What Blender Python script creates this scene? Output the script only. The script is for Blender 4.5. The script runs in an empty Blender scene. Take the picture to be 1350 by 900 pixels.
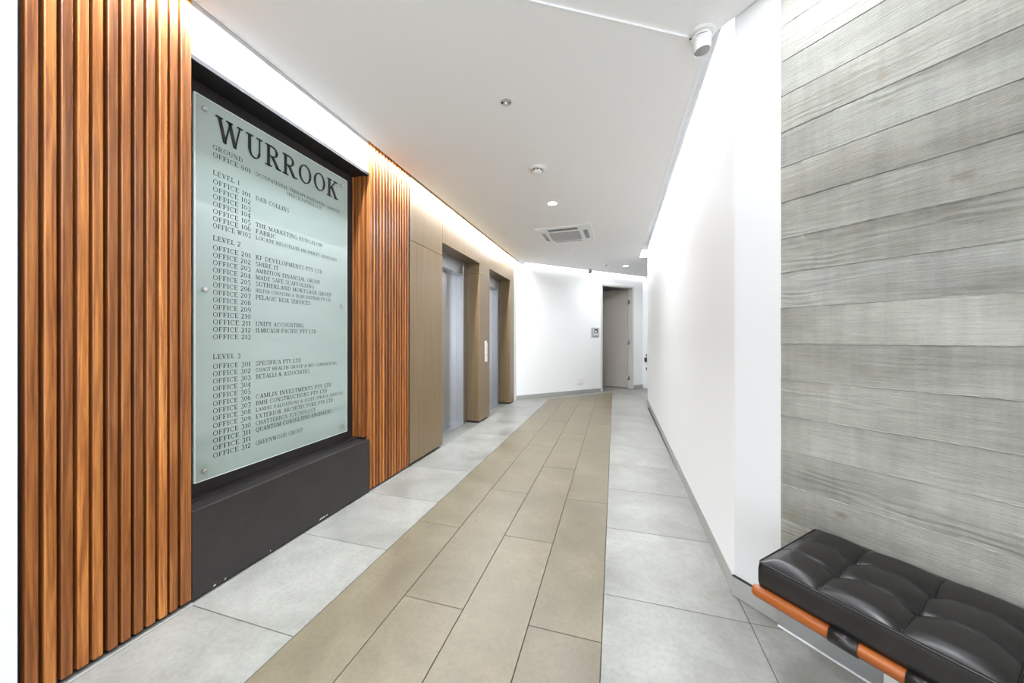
import bpy, math, random
from mathutils import Vector, Matrix
random.seed(7)
R = math.radians
SC = bpy.context.scene
COL = SC.collection

# ------------------------------------------------------------------ camera
F_PX, HORIZON = 458.0, 446.0                 # focal length and horizon row in a 1350 x 900 frame
YAW = math.atan(135 / F_PX)                  # camera turned this far left of the corridor axis (+Y)
cam_data = bpy.data.cameras.new('camera')
cam_data.sensor_fit = 'HORIZONTAL'; cam_data.sensor_width = 36.0
cam_data.lens = 36.0 * F_PX / 1350
cam_data.shift_y = -(450 - HORIZON) / 1350
cam_data.clip_start = 0.02
cam = bpy.data.objects.new('camera', cam_data); COL.objects.link(cam)
cam.location = (0, 0, 1.2)
cam.rotation_euler = (R(90), 0, YAW)
SC.camera = cam

# ------------------------------------------------------------------ world and exposure
world = bpy.data.worlds.new('daylight'); SC.world = world
world.use_nodes = True
bg = world.node_tree.nodes['Background']
bg.inputs['Color'].default_value = (0.88, 0.93, 1.0, 1)
bg.inputs['Strength'].default_value = 1.5
SC.view_settings.view_transform = 'Standard'
SC.view_settings.look = 'None'
SC.view_settings.gamma = 1.0
SC.view_settings.use_curve_mapping = False
SC.view_settings.exposure = 1.16
SC.cycles.use_denoising = True
SC.cycles.use_light_tree = False
SC.cycles.max_bounces = 10
SC.cycles.diffuse_bounces = 6
SC.cycles.sample_clamp_indirect = 2.5
SC.cycles.caustics_reflective = False
SC.cycles.caustics_refractive = False
SC.cycles.blur_glossy = 1.0

CEIL = 2.69        # ceiling underside
CEILN = 2.698       # the entry ceiling sits one board higher
TOP = 2.95          # concealed slab above the light coves
LW = -1.83          # face of the lift wall
RS2 = 1 / math.sqrt(2)

def area_light(name, loc, rot, sx, sy, power, color=(1, 1, 1), shape='RECTANGLE', spread=180):
    d = bpy.data.lights.new(name, 'AREA')
    d.shape = shape; d.size = sx; d.size_y = sy
    d.energy = power; d.color = color; d.spread = R(spread)
    o = bpy.data.objects.new(name, d); COL.objects.link(o)
    o.location = loc; o.rotation_euler = rot
    return o

WARM = (0.895, 0.945, 1.0)
KC = (CEIL - 1.2) / 1.515   # ceiling fittings were sighted for a 2.715 m ceiling
# linear LED profiles tucked into the ceiling gaps round the corridor
area_light('cove_light_lift_wall', (LW + 0.040, 2.95, CEIL + 0.012), (0, R(12), 0), 0.024, 7.0, 95, WARM)
area_light('cove_light_corridor_wall', (0.478, 4.40, CEIL + 0.14), (0, R(-10), 0), 0.03, 4.85, 31, WARM)
_a = Vector((-1.70, 6.635)); _b = Vector((1.9, 10.235)); _m = (_a + _b) / 2
area_light('cove_light_end_wall', (_m.x, _m.y, CEIL + 0.012), (0, 0, R(-45)), 0.02, 5.0, 8, WARM)

# ------------------------------------------------------------------ mesh helpers
class MB:
    def __init__(s): s.v = []; s.f = []; s.smooth = set()
    def add(s, vs, fs, smooth=False):
        n = len(s.v); s.v += [tuple(p) for p in vs]
        for f in fs:
            if smooth: s.smooth.add(len(s.f))
            s.f.append(tuple(n + i for i in f))
        return s
    def box(s, x0, x1, y0, y1, z0, z1):
        vs = [(x0,y0,z0),(x1,y0,z0),(x1,y1,z0),(x0,y1,z0),(x0,y0,z1),(x1,y0,z1),(x1,y1,z1),(x0,y1,z1)]
        return s.add(vs, [(3,2,1,0),(4,5,6,7),(0,1,5,4),(1,2,6,5),(2,3,7,6),(3,0,4,7)])
    def prism(s, poly, z0, z1, ch=0.0):
        """upright prism over an anticlockwise polygon, top edge chamfered by ch"""
        n = len(poly)
        c = Vector((sum(p[0] for p in poly) / n, sum(p[1] for p in poly) / n))
        vs = [(p[0], p[1], z0) for p in poly]
        fs = [tuple(reversed(range(n)))]
        if ch > 0:
            ins = inset(poly, ch)
            vs += [(p[0], p[1], z1 - ch) for p in poly] + [(p[0], p[1], z1) for p in ins]
            for i in range(n):
                j = (i + 1) % n
                fs += [(i, j, n + j, n + i), (n + i, n + j, 2*n + j, 2*n + i)]
            fs.append(tuple(range(2*n, 3*n)))
        else:
            vs += [(p[0], p[1], z1) for p in poly]
            for i in range(n):
                j = (i + 1) % n; fs.append((i, j, n + j, n + i))
            fs.append(tuple(range(n, 2*n)))
        return s.add(vs, fs)
    def lathe(s, prof, n=24, M=None, cap0=True, cap1=True):
        """profile [(r, z)] turned about z, then moved by matrix M"""
        M = M or Matrix(); vs = []; fs = []
        for r, z in prof:
            for k in range(n):
                a = 2 * math.pi * k / n
                vs.append(M @ Vector((r * math.cos(a), r * math.sin(a), z)))
        for i in range(len(prof) - 1):
            for k in range(n):
                k2 = (k + 1) % n
                fs.append((i*n + k, i*n + k2, (i+1)*n + k2, (i+1)*n + k))
        s.add(vs, fs, True)
        m = len(s.v) - len(vs)
        if cap0: s.f.append(tuple(m + k for k in reversed(range(n))))
        if cap1: s.f.append(tuple(m + (len(prof)-1)*n + k for k in range(n)))
        return s
    def build(s, name, mat, parent=None, bevel=0.0, seg=2, smooth=False):
        me = bpy.data.meshes.new(name)
        me.from_pydata(s.v, [], s.f); me.update()
        if smooth or s.smooth:
            for i, p in enumerate(me.polygons): p.use_smooth = smooth or i in s.smooth
        if mat: me.materials.append(mat)
        return link(name, me, parent, bevel, seg)

def link(name, me, parent=None, bevel=0.0, seg=2):
    o = bpy.data.objects.new(name, me); COL.objects.link(o)
    if parent: o.parent = parent
    if bevel:
        m = o.modifiers.new('edge', 'BEVEL'); m.width = bevel; m.segments = seg; m.limit_method = 'ANGLE'
        m.harden_normals = False
    return o

def inset(poly, d):
    n = len(poly); out = []
    for i in range(n):
        p0, p1, p2 = Vector(poly[i-1]), Vector(poly[i]), Vector(poly[(i+1) % n])
        e1 = (p1 - p0).normalized(); e2 = (p2 - p1).normalized()
        n1 = Vector((-e1.y, e1.x)); n2 = Vector((-e2.y, e2.x))
        den = 1 + n1.dot(n2)
        out.append(tuple(p1 + (n1 + n2) * (d / max(den, 0.2))))
    return out

def clip(poly, a, b, c):
    """keep the side a*x + b*y >= c"""
    out = []; n = len(poly)
    for i in range(n):
        p, q = poly[i], poly[(i+1) % n]
        dp = a*p[0] + b*p[1] - c; dq = a*q[0] + b*q[1] - c
        if dp >= 0: out.append(p)
        if (dp >= 0) != (dq >= 0):
            t = dp / (dp - dq); out.append((p[0] + t*(q[0]-p[0]), p[1] + t*(q[1]-p[1])))
    return out

def poly_area(p):
    return 0.5 * abs(sum(p[i-1][0]*p[i][1] - p[i][0]*p[i-1][1] for i in range(len(p)))) if len(p) > 2 else 0

def empty(name, loc=(0,0,0), rz=0.0):
    o = bpy.data.objects.new(name, None); COL.objects.link(o)
    o.location = loc; o.rotation_euler = (0, 0, rz); o.empty_display_size = 0.1
    return o

def tag(o, label, cat, group=None):
    o['label'] = label; o['category'] = cat
    if group: o['group'] = group
    return o

def struct(o, label=None):
    o['kind'] = 'structure'
    if label: o['label'] = label
    return o

# ------------------------------------------------------------------ materials
def lin(r, g, b):
    f = lambda c: (c/255/12.92 if c/255 <= 0.04045 else ((c/255 + 0.055)/1.055)**2.4)
    return (f(r), f(g), f(b), 1)

class NT:
    def __init__(s, name, color=(0.8,0.8,0.8,1), rough=0.5, metal=0.0, spec=0.5):
        s.m = bpy.data.materials.new(name); s.m.use_nodes = True
        s.t = s.m.node_tree; s.b = s.t.nodes['Principled BSDF']
        s.b.inputs['Base Color'].default_value = color
        s.b.inputs['Roughness'].default_value = rough
        s.b.inputs['Metallic'].default_value = metal
        s.b.inputs['Specular IOR Level'].default_value = spec
    def n(s, typ, ins=None, **props):
        nd = s.t.nodes.new(typ)
        for k, v in props.items(): setattr(nd, k, v)
        for k, v in (ins or {}).items():
            if hasattr(v, 'links') or isinstance(v, bpy.types.NodeSocket): s.t.links.new(v, nd.inputs[k])
            else: nd.inputs[k].default_value = v
        return nd
    def set(s, name, sock): s.t.links.new(sock, s.b.inputs[name])
    def mapping(s, scale, coord='Object', rot=(0,0,0), offset=None):
        tc = s.n('ShaderNodeTexCoord')
        src = tc.outputs[coord] if coord != 'World' else s.n('ShaderNodeNewGeometry').outputs['Position']
        if offset is not None:
            src = s.n('ShaderNodeVectorMath', {0: src, 1: offset}, operation='ADD').outputs[0]
        mp = s.n('ShaderNodeMapping', {'Vector': src, 'Rotation': rot, 'Scale': scale})
        return mp.outputs[0]
    def rand_vec(s, k=37.0):
        oi = s.n('ShaderNodeObjectInfo')
        mu = s.n('ShaderNodeMath', {0: oi.outputs['Random'], 1: k}, operation='MULTIPLY')
        cb = s.n('ShaderNodeCombineXYZ', {0: mu.outputs[0], 1: mu.outputs[0], 2: mu.outputs[0]})
        return cb.outputs[0], oi.outputs['Random']
    def noise(s, vec, scale=5, detail=4, rough=0.55, dist=0.0):
        return s.n('ShaderNodeTexNoise', {'Vector': vec, 'Scale': scale, 'Detail': detail, 'Roughness': rough, 'Distortion': dist}).outputs[0]
    def ramp(s, fac, stops):
        r = s.n('ShaderNodeValToRGB', {'Fac': fac})
        el = r.color_ramp.elements
        while len(el) < len(stops): el.new(0.5)
        for e, (p, c) in zip(el, stops): e.position = p; e.color = c if len(c) == 4 else (*c, 1)
        return r.outputs[0]
    def mix(s, fac, a, b, mode='MIX'):
        m = s.n('ShaderNodeMix', data_type='RGBA', blend_type=mode)
        for i, v in ((0, fac), (6, a), (7, b)):
            if isinstance(v, bpy.types.NodeSocket): s.t.links.new(v, m.inputs[i])
            else: m.inputs[i].default_value = v
        return m.outputs[2]
    def bump(s, h, strength=0.2, dist=0.002):
        b = s.n('ShaderNodeBump', {'Height': h, 'Strength': strength, 'Distance': dist})
        s.set('Normal', b.outputs[0]); return b

def g(v): return (v, v, v, 1)

def paint(name, c, rough=0.55, spec=0.3):
    t = NT(name, c, rough, 0, spec)
    n = t.noise(t.mapping((1,1,1), 'World'), 60, 3)
    t.bump(n, 0.05, 0.0006)
    return t.m
M_WALL = paint('white_wall_paint', (0.88, 0.88, 0.88, 1), 0.5)
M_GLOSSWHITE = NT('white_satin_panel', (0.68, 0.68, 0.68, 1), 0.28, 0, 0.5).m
M_CEIL = paint('ceiling_paint', (0.92, 0.92, 0.92, 1), 0.7, 0.2)
M_BEAD = NT('white_bead', (0.9, 0.9, 0.9, 1), 0.4).m
M_BLACK = NT('matt_black', (0.012, 0.011, 0.011, 1), 0.6).m
M_WPLASTIC = NT('white_plastic', (0.82, 0.82, 0.81, 1), 0.35).m
M_GPLASTIC = NT('grey_plastic', (0.35, 0.35, 0.35, 1), 0.4).m
M_DARKP = NT('dark_plastic', (0.03, 0.03, 0.03, 1), 0.3).m
M_GREYDOOR = NT('warm_grey_door_paint', lin(176, 168, 160), 0.4).m
M_FRAME = NT('pale_grey_frame_paint', lin(205, 205, 198), 0.4).m
M_CHROME = NT('polished_chrome', (0.75, 0.75, 0.76, 1), 0.12, 1).m
M_ALU = NT('satin_aluminium', (0.55, 0.56, 0.57, 1), 0.28, 0.85).m

def skirting():
    t = NT('grey_metal_skirting', lin(178, 178, 174), 0.33, 0.35)
    return t.m
M_SKIRT = skirting()

def steel():
    t = NT('brushed_steel', (0.60, 0.61, 0.63, 1), 0.28, 1)
    n = t.noise(t.mapping((500, 500, 1.2), 'World'), 1.0, 2)
    r = t.ramp(n, [(0.3, g(0.28)), (0.7, g(0.34))])
    t.set('Roughness', r)
    return t.m
M_STEEL = steel()

def tile(name, dark, mid, light, rough):
    t = NT(name, mid, rough, 0, 0.45)
    off, rnd = t.rand_vec(23.0)
    v = t.mapping((1, 1, 1), 'World', offset=off)
    cloud = t.noise(v, 2.6, 5, 0.6, 0.4)
    fine = t.noise(v, 55, 4, 0.65)
    base = t.ramp(cloud, [(0.32, dark), (0.52, mid), (0.72, light)])
    sp = t.ramp(fine, [(0.3, g(0.86)), (0.55, g(1.0)), (0.8, g(1.06))])
    c = t.mix(1.0, base, sp, 'MULTIPLY')
    tint = t.ramp(rnd, [(0.0, g(0.93)), (1.0, g(1.05))])
    t.set('Base Color', t.mix(1.0, c, tint, 'MULTIPLY'))
    rr = t.ramp(cloud, [(0.3, g(rough - 0.03)), (0.7, g(rough + 0.08))])
    t.set('Roughness', rr)
    return t.m
M_PATH = tile('sand_porcelain_tile', lin(105, 96, 78), lin(116, 107, 87), lin(129, 120, 100), 0.38)
M_GREY = tile('grey_porcelain_tile', lin(126, 125, 119), lin(141, 140, 134), lin(155, 154, 148), 0.33)
M_GROUT = NT('dark_grout', lin(70, 66, 61), 0.9).m

def slat_wood():
    t = NT('oiled_hardwood', lin(160, 90, 45), 0.36, 0, 0.5)
    off, rnd = t.rand_vec(61.0)
    v = t.mapping((70, 70, 2.2), 'World', offset=off)
    n1 = t.noise(v, 1.0, 6, 0.62, 0.8)
    v2 = t.mapping((260, 260, 5.0), 'World', offset=off)
    n2 = t.noise(v2, 1.0, 4, 0.6)
    grain = t.ramp(n1, [(0.28, lin(114, 62, 28)), (0.48, lin(176, 108, 52)), (0.62, lin(204, 134, 70)), (0.8, lin(222, 160, 94))])
    tint = t.ramp(rnd, [(0.0, (0.36, 0.30, 0.28, 1)), (0.25, (0.98, 0.96, 0.90, 1)), (0.45, (0.48, 0.42, 0.39, 1)), (0.7, (1.22, 1.18, 1.08, 1)), (1.0, (0.66, 0.60, 0.54, 1))])
    c = t.mix(1.0, grain, tint, 'MULTIPLY')
    fine = t.ramp(n2, [(0.35, g(0.78)), (0.6, g(1.03))])
    t.set('Base Color', t.mix(1.0, c, fine, 'MULTIPLY'))
    t.bump(n2, 0.18, 0.001)
    return t.m
M_SLAT = slat_wood()

def rail_wood():
    t = NT('teak_rail', lin(180, 100, 45), 0.3, 0, 0.5)
    v = t.mapping((3, 70, 70), 'Object')
    n1 = t.noise(v, 1.0, 5, 0.6, 0.8)
    t.set('Base Color', t.ramp(n1, [(0.3, lin(104, 48, 16)), (0.55, lin(152, 80, 30)), (0.8, lin(178, 106, 48))]))
    return t.m
M_RAIL = rail_wood()

def laminate():
    t = NT('brown_laminate', lin(128, 98, 74), 0.34, 0, 0.5)
    off, rnd = t.rand_vec(17.0)
    v = t.mapping((55, 55, 1.1), 'World', offset=off)
    n = t.noise(v, 1.0, 5, 0.6, 0.3)
    t.set('Base Color', t.ramp(n, [(0.3, lin(116, 96, 70)), (0.6, lin(131, 110, 82)), (0.8, lin(143, 122, 92))]))
    t.set('Roughness', t.ramp(n, [(0.3, g(0.30)), (0.8, g(0.4))]))
    return t.m
M_LAM = laminate()

def dark_panel():
    t = NT('charcoal_lacquer', (0.030, 0.026, 0.025, 1), 0.38, 0, 0.45)
    n = t.noise(t.mapping((1,1,1), 'World'), 6, 4)
    t.set('Base Color', t.ramp(n, [(0.3, (0.024, 0.021, 0.021, 1)), (0.7, (0.036, 0.031, 0.030, 1))]))
    return t.m
M_DARK = dark_panel()

def sign_glass():
    t = NT('frosted_green_glass', lin(184, 202, 196), 0.03, 0, 0.75)
    n = t.noise(t.mapping((1,1,1), 'World'), 1.2, 2)
    t.set('Base Color', t.ramp(n, [(0.3, lin(154, 171, 166)), (0.7, lin(162, 179, 174))]))
    t.b.inputs['IOR'].default_value = 1.85
    return t.m
M_GLASS = sign_glass()
M_GLASSEDGE = NT('polished_glass_edge', lin(226, 238, 234), 0.08, 0, 0.8).m
M_PRINT = NT('dark_green_print', lin(48, 62, 60), 0.5).m
M_LETTER = NT('black_letter', (0.006, 0.007, 0.008, 1), 0.35).m

def leather():
    t = NT('black_leather', (0.010, 0.009, 0.0085, 1), 0.3, 0, 0.55)
    v = t.mapping((1,1,1), 'Object')
    n = t.noise(v, 14, 4)
    t.set('Roughness', t.ramp(n, [(0.3, g(0.285)), (0.7, g(0.36))]))
    t.set('Base Color', t.ramp(n, [(0.35, (0.008, 0.007, 0.007, 1)), (0.7, (0.014, 0.012, 0.0115, 1))]))
    return t.m
M_LEATHER = leather()

def concrete(knots):
    t = NT('board_marked_concrete', lin(150, 150, 142), 0.8, 0, 0.25)
    off, rnd = t.rand_vec(13.0)
    v0 = t.mapping((1, 1, 1), 'Object')                   # x along the wall, z up
    vo = t.n('ShaderNodeVectorMath', {0: v0, 1: off}, operation='ADD').outputs[0]
    def scaled(vec, sc): return t.n('ShaderNodeVectorMath', {0: vec, 1: sc}, operation='MULTIPLY').outputs[0]
    # long wood grain left by the form boards
    warp = t.noise(scaled(vo, (3.2, 1, 9)), 1.0, 2)
    wv = t.n('ShaderNodeMath', {0: warp, 1: 6.5}, operation='MULTIPLY').outputs[0]
    sep = t.n('ShaderNodeSeparateXYZ', {0: vo})
    zz = t.n('ShaderNodeMath', {0: sep.outputs[2], 1: 75.0}, operation='MULTIPLY').outputs[0]
    ph = t.n('ShaderNodeMath', {0: zz, 1: wv}, operation='ADD').outputs[0]
    ph = t.n('ShaderNodeMath', {0: ph, 1: 3.4}, operation='MULTIPLY').outputs[0]
    rings = t.n('ShaderNodeMath', {0: ph}, operation='SINE').outputs[0]
    amp = t.ramp(t.noise(scaled(vo, (1.6, 1, 11)), 1.0, 2), [(0.50, g(0)), (0.68, g(1))])
    rings = t.n('ShaderNodeMath', {0: rings, 1: amp}, operation='MULTIPLY').outputs[0]
    fib = t.noise(scaled(vo, (9, 40, 190)), 1.0, 4, 0.6)
    pores = t.noise(v0, 120, 3, 0.6)
    cloud = t.noise(scaled(vo, (2.2, 2, 4.5)), 1.0, 5, 0.6)
    vstreak = t.noise(scaled(vo, (38, 1, 2.5)), 1.0, 3)
    base = t.ramp(cloud, [(0.3, lin(128, 127, 120)), (0.5, lin(152, 151, 144)), (0.7, lin(172, 171, 164))])
    vs = t.ramp(vstreak, [(0.3, g(0.92)), (0.6, g(1.03))])
    c = t.mix(1.0, base, vs, 'MULTIPLY')
    rg = t.ramp(rings, [(0.0, g(1.0)), (0.8, g(1.0)), (1.0, g(0.86))])
    c = t.mix(1.0, c, rg, 'MULTIPLY')
    fb = t.ramp(fib, [(0.35, g(0.89)), (0.6, g(1.03))])
    c = t.mix(1.0, c, fb, 'MULTIPLY')
    tint = t.ramp(rnd, [(0, (0.93, 0.92, 0.90, 1)), (0.5, (1.02, 1.02, 1.0, 1)), (1, (0.96, 0.97, 0.98, 1))])
    c = t.mix(1.0, c, tint, 'MULTIPLY')
    for kx, kz, rx, rz, col in knots:                     # rust-brown knot stains
        d = t.n('ShaderNodeVectorMath', {0: v0, 1: (kx, 0, kz)}, operation='SUBTRACT').outputs[0]
        d = t.n('ShaderNodeVectorMath', {0: d, 1: (1/rx, 0, 1/rz)}, operation='MULTIPLY').outputs[0]
        ln = t.n('ShaderNodeVectorMath', {0: d}, operation='LENGTH').outputs['Value']
        wob = t.n('ShaderNodeMath', {0: pores, 1: 0.6}, operation='MULTIPLY').outputs[0]
        ln = t.n('ShaderNodeMath', {0: ln, 1: wob}, operation='ADD').outputs[0]
        fac = t.ramp(ln, [(0.45, g(0.5)), (1.0, g(0.0))])
        c = t.mix(fac, c, col)
    t.set('Base Color', c)
    h1 = t.n('ShaderNodeMath', {0: rings, 1: 0.42}, operation='MULTIPLY').outputs[0]
    h2 = t.n('ShaderNodeMath', {0: fib, 1: 0.75}, operation='MULTIPLY').outputs[0]
    h3 = t.n('ShaderNodeMath', {0: pores, 1: 0.7}, operation='MULTIPLY').outputs[0]
    hs = t.n('ShaderNodeMath', {0: h1, 1: h2}, operation='ADD').outputs[0]
    hs = t.n('ShaderNodeMath', {0: hs, 1: h3}, operation='ADD').outputs[0]
    t.bump(hs, 0.75, 0.004)
    return t.m

def emitter(name, c, s):
    t = NT(name, (0.9, 0.9, 0.9, 1), 0.4)
    t.b.inputs['Emission Color'].default_value = c
    t.b.inputs['Emission Strength'].default_value = s
    return t.m
M_LAMP = emitter('lit_diffuser', (1, 0.98, 0.94, 1), 9.0)

# ------------------------------------------------------------------ floor
FARK = -8.36                                            # end wall lies on x - y = FARK
floor_mb = MB().box(-2.4, 4.2, -3.2, 12.2, -0.08, -0.0035)
floor = struct(floor_mb.build('floor', M_GROUT), 'dark grout bed of the tiled lobby floor')
GAP = 0.0016
PX0, PW, NP = -1.238, 0.2975, 4
PXR = PX0 + PW * NP                                     # right edge of the sand path
TH = 0.012
shared = {}
def put_tile(name, poly, mat):
    if poly_area(poly) < 2e-4: return
    cx = sum(p[0] for p in poly) / len(poly); cy = sum(p[1] for p in poly) / len(poly)
    loc = [(p[0] - cx, p[1] - cy) for p in poly]
    key = (name, tuple((round(a, 3), round(b, 3)) for a, b in loc))
    if key not in shared:
        me_o = MB().prism(inset(loc, GAP), -TH, 0.0, 0.0012).build(name, mat, floor)
        shared[key] = me_o.data; o = me_o
    else:
        o = link(name, shared[key], floor)
    o.location = (cx, cy, 0)
def rect(x0, x1, y0, y1): return [(x0, y0), (x1, y0), (x1, y1), (x0, y1)]
PATH_END = -8.07
for c in range(NP):
    y = (2.02 if c % 2 == 0 else 1.415) - 4 * 1.197
    while y < 9:
        p = clip(rect(PX0 + c*PW, PX0 + (c+1)*PW, max(y, -3.0), y + 1.197), 1, -1, PATH_END)
        put_tile('path_tile', p, M_PATH)
        y += 1.197
G = 0.597
gx = [PX0 - G, PX0 - 2*G] + [PXR + j*G for j in range(6)]
for x in sorted(gx):
    for k in range(-8, 15):
        y = 1.69 + k * G
        p = rect(x, x + G, max(y, -3.0), y + G)
        if y + G <= -2.99: continue
        p = clip(p, 1, -1, FARK); p = clip(p, 1, 0, -2.16) if p else p
        if not p: continue
        cx = sum(q[0] for q in p)/len(p); cy = sum(q[1] for q in p)/len(p)
        if x > 0.4 and x + y > 2.5 and cy + G/2 < 6.85: continue        # solid behind the right-hand walls
        if cx > 3.4: continue
        put_tile('floor_tile', p, M_GREY)
x = PX0                                                  # grey infill between path end and end wall
for c in range(2):
    xa, xb = PX0 + c*G, min(PX0 + (c+1)*G, PXR)
    for k in range(6, 14):
        y = 1.69 + k * G
        p = clip(clip(rect(xa, xb, y, y + G), 1, -1, FARK), -1, 1, -PATH_END)
        if len(p) > 2: put_tile('floor_tile', p, M_GREY)

# ------------------------------------------------------------------ ceiling
CX0, CX1 = -1.771, 0.445
ja, jb = (CX0, 0.687), (0.384, 1.920)                      # slanting joint in the ceiling
cp_far = [ja, jb, (CX1, 1.955), (CX1, 6.84), (3.4, 6.84), (3.4, 11.71), (CX0, 6.538)]
ceil = struct(MB().prism(cp_far, CEIL, CEIL + 0.02).build('ceiling', M_CEIL), 'flat pale grey plaster ceiling over the corridor')
cp_near = [(CX0, -3.0), (3.4, -3.0), (3.4, -1.05), (CX1 - 0.04, 1.945), (CX1 - 0.06, 1.92), jb, ja]
cp_near = [(CX0, -3.0), (3.4, -3.0), (3.4, -1.012), (0.45, 1.938), jb, ja]
struct(MB().prism(cp_near, CEILN, CEILN + 0.02).build('ceiling_panel', M_CEIL), 'pale grey plaster ceiling over the entry')
_e = (Vector(jb) - Vector(ja)).normalized(); _n = Vector((-_e.y, _e.x)) * 0.004
struct(MB().prism([tuple(v) for v in (Vector(ja) - _n, Vector(jb) - _n, Vector(jb) + _n, Vector(ja) + _n)], CEIL - 0.002, CEILN + 0.01).build('trim_1', M_BEAD), 'thin white joint bead slanting across the ceiling')
struct(MB().box(CX0 - 0.002, CX0 + 0.004, -3.0, 6.53, CEIL - 0.004, CEIL + 0.03).build('trim_2', M_BEAD), 'white edge bead of the ceiling along the lift wall')
struct(MB().box(CX1 - 0.004, CX1 + 0.002, 1.96, 6.84, CEIL - 0.003, CEIL + 0.03).build('trim_3', M_BEAD), 'white edge bead of the ceiling along the white wall')
struct(MB().box(CX1, 0.60, 6.835, 6.90, CEIL, TOP).build('trim_7', M_WALL), 'white closing piece at the end of the light cove')
struct(MB().box(-2.5, 4.2, -3.2, 12.2, TOP, TOP + 0.08).build('ceiling_slab', M_CEIL), 'concealed slab above the light coves')

# ------------------------------------------------------------------ white walls
def wall_between(name, p, q, th, z0, z1, mat, side=1):
    """upright slab whose visible face runs p -> q; thickness goes to the left (side=1) or right of that direction"""
    p, q = Vector(p), Vector(q); e = (q - p).normalized(); nrm = Vector((-e.y, e.x)) * side * th
    poly = [p, q, q + nrm, p + nrm]
    if side < 0: poly = poly[::-1]
    return MB().prism([tuple(v) for v in poly], z0, z1).build(name, mat)
P0 = (0.540, 1.857); P1 = (0.590, 6.90); Q = (0.671, 1.719); QE = (3.391, -1.001)
struct(wall_between('wall_right', P0, P1, 0.16, 0, TOP, M_WALL, -1), 'long white corridor wall washed by a hidden cove light')
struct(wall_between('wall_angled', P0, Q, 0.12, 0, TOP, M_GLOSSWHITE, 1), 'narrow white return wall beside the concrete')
struct(wall_between('wall_right_end', P1, (3.5, 6.90), 0.16, 0, TOP, M_WALL, -1), 'white wall past the corner')
struct(MB().box(-2.3, LW, -3.0, 0.618, 0, TOP).build('wall_left', M_WALL), 'plain white wall before the timber slats')
struct(MB().box(-2.5, LW - 0.005, 6.345, 6.62, 0, TOP).build('wall_lift_end', M_WALL), 'short white wall after the last timber panel')

struct(MB().box(3.4, 3.5, 6.90, 12.0, 0, TOP).build('wall_daylight_stop', M_WALL), 'unseen white wall added to keep daylight out of the side corridor')  # out of view, added to close off stray daylight from the side corridor

# end wall: local x runs along (1, 1), local y into the wall
far = Vector((-0.295, 8.065, 0))
mb = MB()
mb.box(-2.18, 0, 0, 0.12, 0, TOP); mb.box(0, 1.03, 0, 0.12, 2.44, TOP); mb.box(1.03, 5.4, 0, 0.12, 0, TOP)
wf = mb.build('wall_far', M_WALL); wf.location = far; wf.rotation_euler = (0, 0, R(45))
struct(wf, 'white end wall set at an angle with a doorway')
# white return wall beyond the doorway
wr = MB().box(0, 1.6, 0, 0.1, 0, TOP).build('wall_end', M_WALL)
wr.location = (0.662, 9.022, 0); wr.rotation_euler = (0, 0, R(-45)); struct(wr, 'white return wall beyond the doorway')

# ------------------------------------------------------------------ skirtings
def skirt_right():
    a, b = Vector(P0), Vector(P1)
    e = (b - a).normalized(); n = Vector((-e.y, e.x))        # points into the corridor (-x)
    poly = [a, b, b + n*0.008, a + n*0.008 ]
    o = MB().prism([tuple(v) for v in poly], 0.002, 0.088).build('baseboard_right', M_SKIRT)
    struct(o, 'grey metal skirting under the white corridor wall')
    a, b = Vector(P0), Vector(Q)
    e = (b - a).normalized(); n = Vector((e.y, -e.x))
    a2 = a + Vector((-0.008, 0))
    o = MB().prism([tuple(v) for v in (a2 + n*0.006, b - e*0.004 + n*0.008, b - e*0.004, a)], 0.002, 0.088).build('baseboard_angled', M_SKIRT)
    struct(o, 'grey metal skirting of the white return wall')
    MB().prism([tuple(v) for v in (a2 + n*0.005, b + n*0.005, b, a)], 0.088, 0.094).build('shadow_gap', M_BLACK, o)
    a, b = Vector(Q), Vector(QE)
    o = MB().prism([tuple(v) for v in (a + n*0.022, b + n*0.022, b, a)], 0.002, 0.088).build('baseboard_concrete', M_ALU)
    struct(o, 'polished metal skirting at the foot of the concrete wall')
    MB().prism([tuple(v) for v in (a + n*0.026, b + n*0.026, b + n*0.022, a + n*0.022)], 0.002, 0.008).build('floor_bead', M_BEAD, o)
skirt_right()
for nm, x0, x1 in (('baseboard_far', -2.18, 0.0), ('baseboard_far_end', 1.03, 1.36)):
    o = MB().box(x0, x1, -0.008, 0, 0.002, 0.078).box(x0, x1, -0.005, 0, 0.078, 0.084).build(nm, M_SKIRT)
    o.location = far; o.rotation_euler = (0, 0, R(45))
    struct(o, 'grey metal skirting along the angled end wall' if x0 < 0 else 'grey metal skirting right of the doorway')

# ------------------------------------------------------------------ concrete wall (local x along the wall from its exposed end, y into the wall)
joints = [2.95, 2.80, 2.652, 2.504, 2.357, 2.212, 2.060, 1.914, 1.768, 1.616, 1.473, 1.327, 1.178, 1.029, 0.880, 0.738, 0.591, 0.443, 0.296, 0.15, 0.0]
def s_of(x, y): return (x - y) * RS2 - (Q[0] - Q[1]) * RS2
M_CONC = concrete([(s_of(1.003, 1.387), 1.689, 0.050, 0.026, lin(104, 92, 74)),
                   (s_of(0.809, 1.581), 0.545, 0.042, 0.020, lin(88, 78, 62)),
                   (s_of(0.886, 1.504), 2.105, 0.034, 0.024, lin(140, 128, 106)),
                   (s_of(0.893, 1.497), 2.004, 0.05, 0.020, lin(130, 122, 104)),
                   (s_of(0.70, 1.69), 0.47, 0.05, 0.035, lin(120, 112, 84))])
M_FIN = NT('fin_concrete_highlight', lin(176, 175, 168), 0.85, 0, 0.2).m  # lighter than the boards: the fins' caught light is put into the colour
wc = MB().box(-0.002, 3.9, 0.018, 0.30, 0, TOP).build('wall_concrete', M_CONC)
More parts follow.
